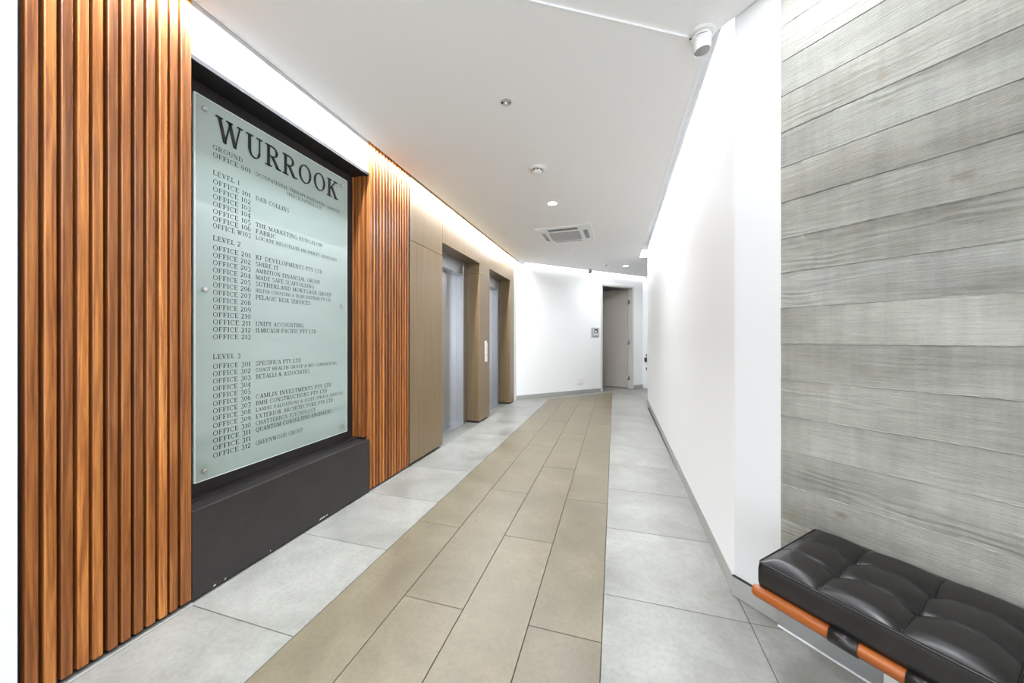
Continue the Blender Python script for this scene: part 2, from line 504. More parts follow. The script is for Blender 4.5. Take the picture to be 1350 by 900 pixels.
wc.location = (Q[0], Q[1], 0); wc.rotation_euler = (0, 0, R(-45))
struct(wc, 'board-marked grey concrete wall with wood grain imprints')
rng = random.Random(3)
for i in range(len(joints) - 1):
    z1, z0 = joints[i], joints[i+1]
    d = rng.uniform(-0.0013, 0.0013)
    n = 26; L = 3.9; mb = MB(); vs = []
    for k in range(n + 1):
        x = L * k / n
        w0 = rng.uniform(-0.0012, 0.0012); w1 = rng.uniform(-0.0012, 0.0012); b = rng.uniform(-0.0008, 0.0008)
        vs += [(x, 0.02, z0 + 0.001), (x, d + 0.003, z0 + 0.0004 + w0*.3), (x, d + b, z0 + 0.0022 + w0*.6),
               (x, d + b, z1 - 0.0022 + w1*.6), (x, d + 0.003, z1 - 0.0004 + w1*.3), (x, 0.02, z1 - 0.001)]
    fs = []
    for k in range(n):
        for j in range(5):
            a = k*6 + j; fs.append((a, a + 6, a + 7, a + 1))
    fs += [(0, 1, 2, 3, 4, 5), tuple(n*6 + q for q in (5, 4, 3, 2, 1, 0))]
    MB().add(vs, fs).build('board', M_CONC, wc)
for i in range(1, len(joints) - 1):                          # ragged mortar fins squeezed out between the form boards
    low = joints[i] < 1.65
    if i % 5 == 4 and not low: continue
    z = joints[i]; mb = MB(); x = 0.0; vs = []; fs = []
    n = 150
    for k in range(n + 1):
        x = 1.9 * k / n
        h = max(0.0, rng.gauss(0.0034 if low else 0.0010, 0.0022)); w = (0.0022 if low else 0.0012) + rng.random() * 0.0016
        zz = z + rng.uniform(-0.0012, 0.0012)
        vs += [(x, 0.006, zz - w), (x, -h, zz), (x, 0.006, zz + w)]
    for k in range(n):
        a = k*3; fs += [(a, a + 3, a + 4, a + 1), (a + 1, a + 4, a + 5, a + 2)]
    MB().add(vs, fs).build('mortar_fin', M_FIN, wc)

# ------------------------------------------------------------------ timber slat screens on the lift wall
def slat_mesh(w, d, z0, z1, mat, name='slat'):
    """slat with rounded front arrises; front face at x = 0, centred on y"""
    b = 0.003; h = w / 2
    poly = [(-d, -h), (-b, -h), (0, -h + b), (0, h - b), (-b, h), (-d, h)]
    mb = MB().prism(poly, z0, z1)
    me = bpy.data.meshes.new(name); me.from_pydata(mb.v, [], mb.f); me.update(); me.materials.append(mat)
    return me
S_TOP = 2.90
def screen(y0, n, pitch, w, label, last_w=None, lap=-0.012):
    e = empty('slat_screen', (LW, y0, 0)); tag(e, label, 'slat screen', 'timber slat screens on the lift wall')
    y1 = n * pitch
    MB().box(-0.10, -0.032, lap, y1 + 0.006, 0.0, S_TOP).build('backing', M_BLACK, e)
    me = slat_mesh(w, 0.034, 0.022, S_TOP, M_SLAT)
    for i in range(n):
        if last_w and i == n - 1:
            o = link('slat', slat_mesh(last_w, 0.034, 0.022, S_TOP, M_SLAT), e); o.location = (0, i*pitch + last_w/2, 0)
        else:
            o = link('slat', me, e); o.location = (rng.uniform(-0.0012, 0.0012), i*pitch + w/2 + rng.uniform(-0.001, 0.001), 0)
    return e
screen(0.634, 12, 0.0383, 0.0275, 'wide timber slat screen between the white wall and the directory sign', 0.040)
s2 = screen(2.290, 14, 0.0390, 0.0235, 'timber slat screen between the directory sign and the lift panelling', None, 0.001)
me = slat_mesh(0.026, 0.03, 0.432, 2.466, M_SLAT)
MB().box(-0.170, -0.034, 0.004, 0.012, 0.40, 2.50).build('reveal_backing', M_BLACK, s2)
for i in range(4):
    o = link('slat', me, s2); o.location = (-0.0505 - 0.0325*i, -0.026, 0); o.rotation_euler = (0, 0, R(-90))
struct(MB().box(LW - 0.02, LW + 0.012, 0.62, 1.10, 0.0005, 0.004).build('trim_4', M_SKIRT), 'thin metal floor strip under the wide slat screen')
struct(MB().box(LW - 0.02, LW + 0.012, 2.285, 2.84, 0.0005, 0.004).build('trim_5', M_SKIRT), 'thin metal floor strip under the far slat screen')

# ------------------------------------------------------------------ sign recess
RX = -1.976
struct(MB().box(-2.10, RX, 1.06, 2.30, 0.415, 2.50).build('wall_recess', M_DARK), 'charcoal back panel of the sign recess')
struct(MB().box(-2.10, LW - 0.012, 1.098, 2.286, 2.488, TOP).build('wall_bulkhead', M_WALL), 'white bulkhead over the sign recess')
struct(MB().box(-2.10, LW - 0.008, 1.098, 2.286, 2.470, 2.492).build('trim_6', M_BLACK), 'black soffit lining of the sign recess')
pl = MB().box(RX - 0.02, LW - 0.004, 1.098, 2.286, 0.012, 0.415).build('recess_plinth', M_DARK, None, 0.003)
tag(pl, 'charcoal box plinth under the glass directory sign', 'plinth')
MB().box(RX, RX + 0.05, 1.10, 2.284, 0.415, 0.428).build('ledge', M_DARK, pl)
for (yy, w) in ((1.185, .012), (1.235, .008), (1.47, .006), (1.805, .05), (1.86, .014)):      # paint chips along its foot
    zz = 0.016 if yy < 1.7 else 0.022
    c = MB().add([(LW - 0.0036, yy, zz), (LW - 0.0036, yy + w, zz + 0.002), (LW - 0.0036, yy + w*0.9, zz + 0.008), (LW - 0.0036, yy + w*0.2, zz + 0.007)],
                 [(0, 1, 2, 3)])
    n0 = len(c.v); c.add([(LW - 0.0046, *v[1:]) for v in c.v], [(3, 2, 1, 0)])
    c.build('paint_chip', M_WPLASTIC, pl)

# ------------------------------------------------------------------ serif lettering
def glyph_table(T, t_):
    def stem(x, w=T): return [('l', x, 0, x, 1, w), ('s', x, 0, 0.17), ('s', x, 1, 0.17)]
    def hbar(x0, x1, y, w=t_): return [('l', x0, y, x1, y, w)]
    return {
 'A': (0.92, [('l', .14, 0, .45, 1, t_), ('l', .47, 1, .78, 0, T), ('l', .25, .34, .66, .34, t_), ('s', .14, 0, .14), ('s', .78, 0, .15)]),
 'B': (0.82, stem(.20) + [('l', .2, .97, .46, .97, t_), ('l', .2, .53, .5, .53, t_), ('l', .2, .03, .5, .03, t_), ('a', .46, .75, .20, .22, -90, 90), ('a', .5, .28, .23, .25, -90, 90)]),
 'C': (0.88, [('a', .46, .5, .36, .48, 42, 318), ('l', .76, .68, .76, .98, t_)]),
 'D': (0.94, stem(.20) + [('l', .2, .97, .46, .97, t_), ('l', .2, .03, .46, .03, t_), ('a', .46, .5, .36, .47, -90, 90)]),
 'E': (0.80, stem(.20) + [('l', .2, .97, .68, .97, t_), ('l', .2, .52, .54, .52, t_), ('l', .2, .03, .70, .03, t_), ('l', .68, .78, .68, 1, t_), ('l', .54, .42, .54, .62, t_), ('l', .71, 0, .71, .24, t_)]),
 'F': (0.76, stem(.20) + [('l', .2, .97, .66, .97, t_), ('l', .2, .50, .52, .50, t_), ('l', .66, .76, .66, 1, t_), ('l', .52, .40, .52, .60, t_)]),
 'G': (0.94, [('a', .46, .5, .36, .48, 42, 330), ('l', .74, .0, .74, .42, T*.8), ('s', .74, .42, .15), ('l', .76, .7, .76, .98, t_)]),
 'H': (0.98, stem(.20) + stem(.76) + hbar(.2, .76, .52)),
 'I': (0.42, stem(.20)),
 'J': (0.66, [('l', .42, .25, .42, 1, T), ('s', .42, 1, .17), ('a', .25, .24, .18, .24, 180, 360)]),
 'K': (0.92, stem(.20) + [('l', .24, .42, .72, 1, t_), ('l', .40, .60, .78, 0, T), ('s', .72, 1, .15), ('s', .80, 0, .14)]),
 'L': (0.78, stem(.20) + [('l', .2, .03, .68, .03, t_), ('l', .69, 0, .69, .30, t_)]),
 'M': (1.12, [('l', .16, 0, .16, 1, t_), ('l', .18, 1, .54, .06, T), ('l', .54, .04, .90, 1, t_), ('l', .92, 0, .92, 1, T), ('s', .16, 0, .14), ('s', .14, 1, .13), ('s', .92, 0, .16), ('s', .93, 1, .14)]),
 'N': (0.98, [('l', .18, 0, .18, 1, t_), ('l', .18, 1, .78, 0, T), ('l', .78, 0, .78, 1, t_), ('s', .18, 0, .15), ('s', .14, 1, .13), ('s', .78, 1, .15)]),
 'O': (0.98, [('a', .49, .5, .38, .48, 0, 360)]),
 'P': (0.80, stem(.20) + [('l', .2, .97, .48, .97, t_), ('l', .2, .46, .48, .46, t_), ('a', .46, .715, .24, .255, -90, 90)]),
 'Q': (0.98, [('a', .49, .5, .38, .48, 0, 360), ('l', .45, .1, .86, -.18, T*.8)]),
 'R': (0.92, stem(.20) + [('l', .2, .97, .48, .97, t_), ('l', .2, .50, .48, .50, t_), ('a', .46, .735, .23, .235, -90, 90), ('l', .44, .48, .76, 0, T), ('s', .80, 0, .13)]),
 'S': (0.72, [('a', .36, .74, .22, .24, 40, 250), ('a', .36, .26, .24, .26, -140, 70), ('l', .57, .74, .57, .98, t_), ('l', .13, .02, .13, .26, t_)]),
 'T': (0.84, [('l', .42, 0, .42, 1, T), ('s', .42, 0, .18), ('l', .08, .97, .76, .97, t_), ('l', .08, .74, .08, 1, t_), ('l', .76, .74, .76, 1, t_)]),
 'U': (0.94, [('l', .22, .3, .22, 1, T), ('s', .22, 1, .17), ('l', .74, .3, .74, 1, t_), ('s', .74, 1, .15), ('a', .48, .3, .26, .29, 180, 360)]),
 'V': (0.90, [('l', .16, 1, .45, 0, T), ('l', .46, 0, .74, 1, t_), ('s', .16, 1, .16), ('s', .74, 1, .14)]),
 'W': (1.26, [('l', .14, 1, .40, 0, T), ('l', .40, 0, .63, .95, t_), ('l', .60, 1, .86, 0, T), ('l', .86, 0, 1.10, 1, t_), ('s', .14, 1, .15), ('s', .60, 1, .14), ('s', 1.10, 1, .13)]),
 'X': (0.90, [('l', .16, 1, .74, 0, T), ('l', .14, 0, .72, 1, t_), ('s', .16, 1, .15), ('s', .72, 1, .13), ('s', .14, 0, .13), ('s', .75, 0, .15)]),
 'Y': (0.86, [('l', .12, 1, .43, .45, T), ('l', .43, .45, .74, 1, t_), ('l', .43, 0, .43, .48, T), ('s', .12, 1, .15), ('s', .74, 1, .13), ('s', .43, 0, .17)]),
 'Z': (0.80, [('l', .1, .97, .7, .97, t_), ('l', .68, .97, .12, .03, T), ('l', .1, .03, .72, .03, t_)]),
 '&': (0.94, [('a', .40, .76, .18, .22, -60, 240), ('l', .26, .66, .80, 0, T), ('a', .36, .27, .26, .27, 90, 330), ('l', .60, .14, .78, .5, t_)]),
 '0': (0.72, [('a', .36, .42, .26, .40, 0, 360)]),
 '1': (0.50, [('l', .26, 0, .26, .84, T), ('s', .26, 0, .16), ('l', .10, .76, .26, .82, t_)]),
 '2': (0.70, [('a', .34, .62, .23, .22, -40, 170), ('l', .50, .48, .10, .04, T*.8), ('l', .08, .04, .62, .04, t_*1.4)]),
 '3': (0.68, [('a', .32, .62, .20, .22, -70, 160), ('a', .32, .16, .25, .27, -160, 80)]),
 '4': (0.74, [('l', .48, -.2, .48, .84, T), ('l', .46, .84, .06, .2, t_), ('l', .06, .18, .68, .18, t_)]),
 '5': (0.68, [('l', .16, .46, .20, .84, t_), ('l', .18, .82, .58, .82, T*.7), ('a', .32, .18, .26, .28, -150, 120)]),
 '6': (0.70, [('a', .35, .28, .26, .28, 0, 360), ('a', .48, .40, .40, .56, 95, 195)]),
 '7': (0.68, [('l', .08, .80, .62, .80, T*.7), ('l', .60, .80, .26, -.2, T*.8)]),
 '8': (0.70, [('a', .35, .64, .20, .22, 0, 360), ('a', .35, .22, .25, .24, 0, 360)]),
 '9': (0.70, [('a', .35, .55, .26, .28, 0, 360), ('a', .22, .40, .40, .56, -85, 15)]),
 ' ': (0.42, []),
}
FINE, BOLD = (0.125, 0.05), (0.165, 0.08)
TABLES = {FINE: glyph_table(*FINE), BOLD: glyph_table(*BOLD)}
GL = TABLES[FINE]
def glyph_quads(ch, weight=FINE):
    """list of convex quads in unit cap-height space"""
    out = []; T, t_ = weight
    for s in TABLES[weight][ch][1]:
        if s[0] == 'l':
            _, x0, y0, x1, y1, w = s
            dx, dy = x1 - x0, y1 - y0; L = math.hypot(dx, dy)
            if abs(dy) > 0.5 * abs(dx):                      # upright-ish stroke: cut its ends level
                hw = w / 2 * L / abs(dy)
                q = [(x0 - hw, y0), (x0 + hw, y0), (x1 + hw, y1), (x1 - hw, y1)]
                if y1 < y0: q = [q[3], q[2], q[1], q[0]]
            else:
                nx, ny = -dy / L * w / 2, dx / L * w / 2
                q = [(x0 - nx, y0 - ny), (x1 - nx, y1 - ny), (x1 + nx, y1 + ny), (x0 + nx, y0 + ny)]
            out.append(q)
        elif s[0] == 's':
            _, x, y, hw = s
            y0, y1 = (y, y + t_) if y < 0.9 else (y - t_, y)
            out.append([(x - hw, y0), (x + hw, y0), (x + hw, y1), (x - hw, y1)])
        else:
            _, cx, cy, rx, ry, a0, a1 = s
            n = max(5, int(abs(a1 - a0) / 22))
            pts = []
            for k in range(n + 1):
                a = R(a0 + (a1 - a0) * k / n)
                w = t_ + (T - t_) * abs(math.cos(a)) ** 1.3
                pts.append(((cx + (rx - w/2) * math.cos(a), cy + (ry - t_/2 - .01) * math.sin(a)), (cx + (rx + w/2 - .02) * math.cos(a), cy + (ry + t_/2 - .01) * math.sin(a))))
            for k in range(n):
                (i0, o0), (i1, o1) = pts[k], pts[k+1]
                out.append([i0, o0, o1, i1])
    return out
def text_width(s, track=0.06): return sum(GL[c][0] + track for c in s) - track
def text_mesh(s, y0, z0, cap, width=None, x=0.0, depth=0.0, track=0.06, weight=FINE):
    """lettering in the y-z plane facing +x"""
    mb = MB(); nat = text_width(s, track) * cap
    kx = (width / nat if width else 1.0) * cap
    cur = 0.0
    for c in s:
        for q in glyph_quads(c, weight):
            fr = [(x + depth, y0 + (cur + p[0]) * kx, z0 + p[1] * cap * (1.17 if c.isdigit() else 1)) for p in q]
            if depth:
                bk = [(x, p[1], p[2]) for p in fr]
                mb.add(fr + bk, [(0,1,2,3), (0,4,5,1), (1,5,6,2), (2,6,7,3), (3,7,4,0)])
            else: mb.add(fr, [(0,1,2,3)])
        cur += GL[c][0] + track
    return mb

# ------------------------------------------------------------------ directory sign
GX = -1.930
GY0, GY1, GZ0, GZ1 = 1.166, 2.158, 0.503, 2.385
sg = empty('directory_sign', (GX, GY0, GZ0)); tag(sg, 'pale green glass tenant directory sign headed WURROOK in the dark recess', 'sign')
def sgl(mb): mb.v = [(v[0] - GX, v[1] - GY0, v[2] - GZ0) for v in mb.v]; return mb
sgl(MB().box(GX - 0.012, GX, GY0 + 0.004, GY1 - 0.004, GZ0 + 0.004, GZ1 - 0.004)).build('glass_panel', M_GLASS, sg)
ed = MB()
for a in ((GY0, GY0 + .004, GZ0, GZ1), (GY1 - .004, GY1, GZ0, GZ1), (GY0 + .004, GY1 - .004, GZ0, GZ0 + .004), (GY0 + .004, GY1 - .004, GZ1 - .004, GZ1)):
    ed.box(GX - 0.012, GX + 0.0003, *a)
sgl(ed).build('glass_edge', M_GLASSEDGE, sg)
for y in (1.206, 2.102):
    for z in (2.325, 1.440, 0.553):
        Mx = Matrix.Translation((RX - GX, y - GY0, z - GZ0)) @ Matrix.Rotation(R(90), 4, 'Y')
        o = MB().lathe([(0.008, 0.0), (0.007, 0.047), (0.011, 0.0475), (0.011, 0.057), (0.009, 0.060)], 20, Mx).build('standoff', M_CHROME, sg)
# large raised letters
word = 'WURROOK'; cap = 0.122; y0, y1 = 1.258, 2.062; z_base = 2.205
nat = text_width(word, 0.10) * cap; kx = (y1 - y0) / nat; cur = 0
for c in word:
    mb = text_mesh(c, y0 + cur * cap * kx, z_base, cap, GL[c][0] * cap * kx, GX + 0.0005, 0.006)
    sgl(mb).build('letter', M_LETTER, sg)
    cur += GL[c][0] + 0.10
cap = 0.0245; pitch = 0.03765
Y_OFF, Y_NAME = 1.245, 1.462
def zc(v): return 1.2 + (446 - v) / 458.0 * 1.7487 - cap * 0.5        # baseline from the row of the line's first letter
left = [('GROUND', 194), ('OFFICE 001', 204), ('LEVEL 1', 227.7), ('OFFICE 101', 239.3), ('OFFICE 102', 249.3), ('OFFICE 103', 259), ('OFFICE 104', 268.6),
        ('OFFICE 105', 278.5), ('OFFICE 106', 288), ('OFFICE W103', 297.3), ('LEVEL 2', 313.7)]
left += [('OFFICE %d' % (201 + i), 326.3 + i * 9.79) for i in range(13)]
left += [('LEVEL 3', 470)]
left += [('OFFICE ' + s, 482.7 + i * 9.78) for i, s in enumerate('301 302 303 304 305 306 307 308 309 310 311 311 312'.split())]
zrow = {}
for i, (s, v) in enumerate(left):
    z = zc(v); zrow[i] = z
    w = 0.190 if s.startswith('OFFICE') else None
    sgl(text_mesh(s, Y_OFF, z, cap, w, GX + 0.0006, weight=BOLD)).build('lettering', M_PRINT, sg)
rows = {s + str(i): i for i, (s, v) in enumerate(left)}
names = [(1, 'OCCUPATIONAL THERAPY PAEDIATRIC SERVICES', 2.085), (3, 'DAN COLLINS', 1.671), (7, 'THE MARKETING BUNGALOW', 1.927), (8, 'FABRIC', 1.585),
         (9, 'LOCATE NEGOTIATE PROPERTY ADVISORS', 2.056), (11, 'KF DEVELOPMENTS PTY LTD', 1.927), (12, 'SHIRE IT', 1.600), (13, 'AMBITION FINANCIAL GROUP', 1.907),
         (14, 'MADE SAFE SCAFFOLDING', 1.857), (15, 'SUTHERLAND MORTGAGE GROUP', 2.007), (16, 'HELTON CONSULTING & TRADE SOLUTIONS PTY LTD', 2.0), (17, 'PELAGIC RISK SERVICES', 1.827),
         (21, 'UNITY ACCOUNTING', 1.774), (22, 'ILMICASH PACIFIC PTY LTD', 1.876), (25, 'SPECIFICA PTY LTD', 1.757), (26, 'COAST HEALTH GROUP & BIO CONVERSIONS', 2.056),
         (27, 'BETALLI & ASSOCIATES', 1.821), (30, 'CAMLIX INVESTMENTS PTY LTD', 2.007), (31, 'BMH CONSTRUCTIONS PTY LTD', 1.966), (32, 'LANDIS VALUATIONS & ASSET STRATA SERVICES', 2.115),
         (33, 'EXTERIOR ARCHITECTURE PTY LTD', 2.021), (34, 'CHATTERBOX PSYCHOLOGY', 1.87), (35, 'QUANTUM CONSULTING ENGINEERS', 2.007), (37, 'GREENWOOD GROUP', 1.769)]
for i, s, yend in names:
    small = len(s) > 30
    sgl(text_mesh(s, Y_NAME, zrow[i] + (0.002 if small else 0), cap * (0.82 if small else 1.0), yend - Y_NAME, GX + 0.0006, weight=BOLD)).build('lettering', M_PRINT, sg)
sgl(text_mesh('SPEECH PATHOLOGY', 1.655, zrow[1] - 0.030, cap * 0.85, 0.265, GX + 0.0006, weight=BOLD)).build('lettering', M_PRINT, sg)

# ------------------------------------------------------------------ lift panelling (parts of one lift wall)
wl = struct(MB().box(-2.42, LW - 0.26, 2.84, 6.345, 2.30, TOP).box(-2.42, LW - 0.04, 2.84, 3.478, 0.0, TOP)
            .box(-2.42, LW - 0.04, 4.600, 4.995, 0.0, TOP).box(-2.42, LW - 0.04, 6.092, 6.340, 0.0, TOP)
            .box(-2.42, LW - 0.03, 3.478, 4.600, 2.30, TOP).box(-2.42, LW - 0.03, 4.995, 6.092, 2.30, TOP)
            .build('wall_lift', M_BLACK), 'lift wall behind the brown timber panelling')
JZ, HZ, PB = 2.120, 2.265, 0.028
def panel(x0, x1, y0, y1, z0, z1): return MB().box(x0, x1, y0, y1, z0, z1).build('panel', M_LAM, wl, 0.0012, 1)
j = 0.002
panel(LW - 0.02, LW, 2.842, 3.479, PB, JZ - j); panel(LW - 0.02, LW, 2.842, 3.479 - j, JZ + j, TOP)
panel(LW - 0.02, LW, 3.479, 4.593 - j, HZ, TOP)
panel(LW - 0.02, LW, 4.593, 5.0, PB, JZ - j); panel(LW - 0.02, LW, 4.593, 5.0 - j, JZ + j, TOP)
panel(LW - 0.02, LW, 5.0, 6.087 - j, HZ, TOP)
panel(LW - 0.02, LW, 6.087, 6.339, PB, JZ - j); panel(LW - 0.02, LW, 6.087, 6.339, JZ + j, TOP)
DEP = -2.030
for (a, b) in ((3.479, 4.593), (5.0, 6.087)):
    panel(DEP, LW - 0.02, b, b + 0.018, PB, JZ - j); panel(DEP, LW - 0.02, b, b + 0.018, JZ + j, HZ + 0.02)      # far reveal
    panel(DEP, LW - 0.02, a - 0.018, a, PB, JZ - j); panel(DEP, LW - 0.02, a - 0.018, a, JZ + j, HZ + 0.02)      # near reveal
    panel(DEP, LW - 0.02, a, b, HZ, HZ + 0.018)                                                               # soffit

# ------------------------------------------------------------------ lift doors
for idx, (a, b) in enumerate(((3.479, 4.593), (5.0, 6.087))):
    d = empty('door_%d' % (idx + 2), (DEP, a, 0))
    struct(d, ('brushed steel lift door nearer the slat screen' if idx == 0 else 'brushed steel lift door nearer the end wall'))
    w = b - a; fw = 0.125; head = 2.085; FD = -0.10
    fr = MB()
    MB().box(FD, 0.004, 0.001, fw, 0.0, HZ - 0.001).build('frame_jamb', M_STEEL, d, 0.002, 1)
    MB().box(FD, 0.004, w - fw, w - 0.001, 0.0, HZ - 0.001).build('frame_jamb', M_STEEL, d, 0.002, 1)
    MB().box(FD, 0.003, fw, w - fw, head, HZ - 0.001).build('frame_head', M_STEEL, d, 0.002, 1)
    MB().box(FD - 0.03, FD, fw - 0.02, w/2 - 0.0015, 0.006, head + 0.03).build('door_leaf', M_STEEL, d)
    MB().box(FD - 0.03, FD, w/2 + 0.0015, w - fw + 0.02, 0.006, head + 0.03).build('door_leaf', M_STEEL, d)
    MB().box(FD - 0.06, 0.0, fw, w - fw, -0.004, 0.005).build('sill', M_ALU, d)
    MB().box(FD - 0.05, FD - 0.035, fw - 0.05, w - fw + 0.05, 0, head + 0.1).build('shaft_lining', M_BLACK, d)
# call plate on the timber pier between the lifts
cpn = empty('lift_call_plate', (LW, 4.839, 1.0)); tag(cpn, 'small pale metal lift call plate on the timber pier', 'call button panel')
MB().box(0.0, 0.006, -0.050, 0.050, -0.145, 0.135).build('plate', M_WPLASTIC, cpn, 0.002, 1)
MB().box(0.0, 0.010, -0.050, 0.010, 0.135, 0.165).build('display', M_WPLASTIC, cpn, 0.002, 1)
for z in (0.03, -0.04):
    Mx = Matrix.Translation((0.006, 0, z)) @ Matrix.Rotation(R(90), 4, 'Y')
    MB().lathe([(0.016, 0), (0.016, 0.003), (0.013, 0.005)], 16, Mx).build('button', M_CHROME, cpn)

# ------------------------------------------------------------------ doorway in the end wall
d1 = empty('door_1', far, R(45)); struct(d1, 'grey door standing open in the doorway of the end wall')
DW, DH, FWD = 1.03, 2.44, 0.045
MB().box(0.001, FWD, -0.014, 0.13, 0.0, DH).build('frame_jamb', M_FRAME, d1, 0.002, 1)
MB().box(DW - FWD, DW - 0.001, -0.014, 0.13, 0.0, DH).build('frame_jamb', M_FRAME, d1, 0.002, 1)
MB().box(FWD, DW - FWD, -0.014, 0.13, DH - FWD, DH).build('frame_head', M_FRAME, d1, 0.002, 1)
hinge = empty('leaf_pivot', (DW - FWD - 0.012, 0.125, 0), R(-62)); hinge.parent = d1
hinge_parent = hinge
lw_ = DW - 2*FWD - 0.01
lf = MB().box(-lw_, 0.0, 0.0, 0.04, 0.012, DH - FWD - 0.006).build('door_leaf', M_GREYDOOR, d1, 0.001, 1)
lf.location = hinge.location; lf.rotation_euler = hinge.rotation_euler
bpy.data.objects.remove(hinge)
for z in (0.25, 1.10, 2.08):
    Mx = Matrix.Translation((DW - FWD - 0.008, 0.118, z))
    MB().lathe([(0.007, -0.05), (0.007, 0.05)], 10, Mx).box(DW - FWD - 0.004, DW - FWD, 0.07, 0.12, z - 0.05, z + 0.05).build('hinge', M_CHROME, d1)
# the small room behind the doorway, its walls added to stop daylight
rm = MB().box(-1.6, -1.5, 0.12, 2.2, 0, TOP).box(1.55, 1.65, 0.12, 2.2, 0, TOP).box(-1.6, 1.65, 2.1, 2.2, 0, TOP).build('wall_room', M_WALL)
rm.location = far; rm.rotation_euler = (0, 0, R(45)); struct(rm, 'walls of the small room behind the doorway, added to stop daylight')
fl = MB().box(-1.5, 1.55, 0.0, 2.1, -0.003, 0.0005).build('floor_room', M_GREY)
fl.location = far; fl.rotation_euler = (0, 0, R(45)); struct(fl, 'floor of the small room behind the doorway')
ru = MB().box(-1.5, 1.55, 0.12, 2.1, 2.6, 2.65).build('ceiling_room', M_CEIL)
ru.location = far; ru.rotation_euler = (0, 0, R(45)); struct(ru, 'ceiling of the small room behind the doorway')

def farw(x, y): return ((x - far.x) + (y - far.y)) * RS2      # distance along the end wall
def wall_thing(name, x, y, z, label, cat):
    e = empty(name, (x, y, z), R(45)); return tag(e, label, cat)
ac = wall_thing('access_panel', -0.412, 7.948, 1.343, 'square grey access control panel on the wall beside the doorway', 'control panel')
MB().box(-0.105, 0.105, -0.022, 0, -0.095, 0.095).build('housing', M_GPLASTIC, ac, 0.004)
MB().box(-0.092, 0.092, -0.024, -0.021, -0.082, 0.082).build('face_plate', NT('light_grey_plate', (0.55, 0.55, 0.55, 1), 0.4).m, ac)
MB().box(-0.045, 0.055, -0.028, -0.022, -0.02, 0.065).build('display', M_DARKP, ac, 0.002, 1)
MB().box(-0.035, 0.02, -0.030, -0.026, -0.005, 0.03).build('button', M_WPLASTIC, ac)
ol = wall_thing('power_outlet', -0.706, 7.654, 0.275, 'white power outlet low on the angled end wall', 'outlet')
MB().box(-0.075, 0.075, -0.012, 0, -0.058, 0.058).build('plate', M_WPLASTIC, ol, 0.003)
for sx in (-0.036, 0.036):
    MB().box(sx - 0.02, sx + 0.02, -0.014, -0.011, -0.03, 0.012).build('socket', M_WPLASTIC, ol)
    MB().box(sx - 0.008, sx + 0.008, -0.016, -0.011, 0.025, 0.042).build('switch', M_WPLASTIC, ol)
# door furniture glimpsed on the return wall
lv = empty('door_lever', (0.748, 8.936, 0.80), R(-45)); tag(lv, 'white handle plate with black fittings at the far corner past the doorway', 'door handle')
MB().box(-0.03, 0.03, -0.010, 0.0, -0.40, 0.05).build('plate', M_WPLASTIC, lv, 0.002, 1)
MB().box(-0.014, 0.014, -0.05, -0.010, -0.16, -0.06).box(-0.03, 0.014, -0.055, -0.035, -0.16, -0.06).build('lever', M_DARKP, lv, 0.004)
for z_ in (-0.01, -0.33):
    MB().box(-0.014, 0.014, -0.02, -0.010, z_ - 0.02, z_ + 0.03).build('lock_cylinder', M_DARKP, lv, 0.003)

# ------------------------------------------------------------------ ceiling fittings
def downlight(x, y, label, power, lit=True, r=0.062, spread=170, near=False):
    e = empty('downlight', (x, y, CEILN) if near else (x * KC, y * KC, CEIL)); tag(e, label, 'downlight', 'recessed ceiling downlights')
    MB().lathe([(r*0.78, 0.0), (r*0.80, -0.004), (r, -0.004), (r + 0.004, 0.0)], 28, None, False, False).build('bezel', M_WPLASTIC, e)
    MB().lathe([(r*0.78, -0.0022), (r*0.5, -0.003), (0.004, -0.0032)], 28, None, False, True).build('diffuser', M_LAMP if lit else M_GPLASTIC, e)
    if lit:
        d = bpy.data.lights.new('downlight_lamp', 'AREA'); d.shape = 'DISK'; d.size = r * 1.4; d.energy = power; d.color = WARM; d.spread = R(spread)
        o = bpy.data.objects.new('downlight_lamp', d); COL.objects.link(o); o.parent = e; o.location = (0, 0, -0.008)
    return e
downlight(-0.667, 3.867, 'bright recessed downlight between smoke detector and air conditioner', 16)
downlight(0.221, 7.64, 'bright recessed downlight near the doorway', 9)
downlight(-0.667, 0.35, 'recessed downlight over the sign end of the path', 8, near=True)
downlight(0.52, 1.37, 'recessed downlight close to the concrete wall', 4.8, spread=180, near=True)
downlight(-0.667, -1.4, 'recessed downlight over the entry', 20, near=True)

sm = empty('smoke_detector', (-0.660 * KC, 3.03 * KC, CEIL)); tag(sm, 'round white smoke detector on the ceiling', 'smoke detector')
MB().lathe([(0.070, 0), (0.070, -0.014), (0.062, -0.020)], 28).build('base', M_WPLASTIC, sm)
MB().lathe([(0.050, -0.020), (0.048, -0.034), (0.030, -0.046), (0.010, -0.050)], 28).build('chamber', M_WPLASTIC, sm)
for k in range(10):
    a = 2 * math.pi * k / 10
    o = MB().box(0.040, 0.0505, -0.010, 0.010, -0.033, -0.023).build('vent_slot', M_DARKP, sm); o.rotation_euler = (0, 0, a)
em = empty('emergency_light', (-0.666 * KC, 2.125 * KC, CEIL)); tag(em, 'small unlit recessed emergency light set in the ceiling', 'emergency light')
MB().lathe([(0.033, 0.0), (0.034, -0.004), (0.043, -0.003), (0.045, 0.0)], 28, None, False, False).build('bezel', M_WPLASTIC, em)
MB().lathe([(0.034, -0.002), (0.024, -0.004), (0.004, -0.0045)], 28, None, False, True).build('body', NT('mid_grey_plastic', (0.45, 0.45, 0.45, 1), 0.35).m, em)
MB().lathe([(0.010, -0.003), (0.009, -0.012), (0.004, -0.015)], 16).build('lens', M_WPLASTIC, em)
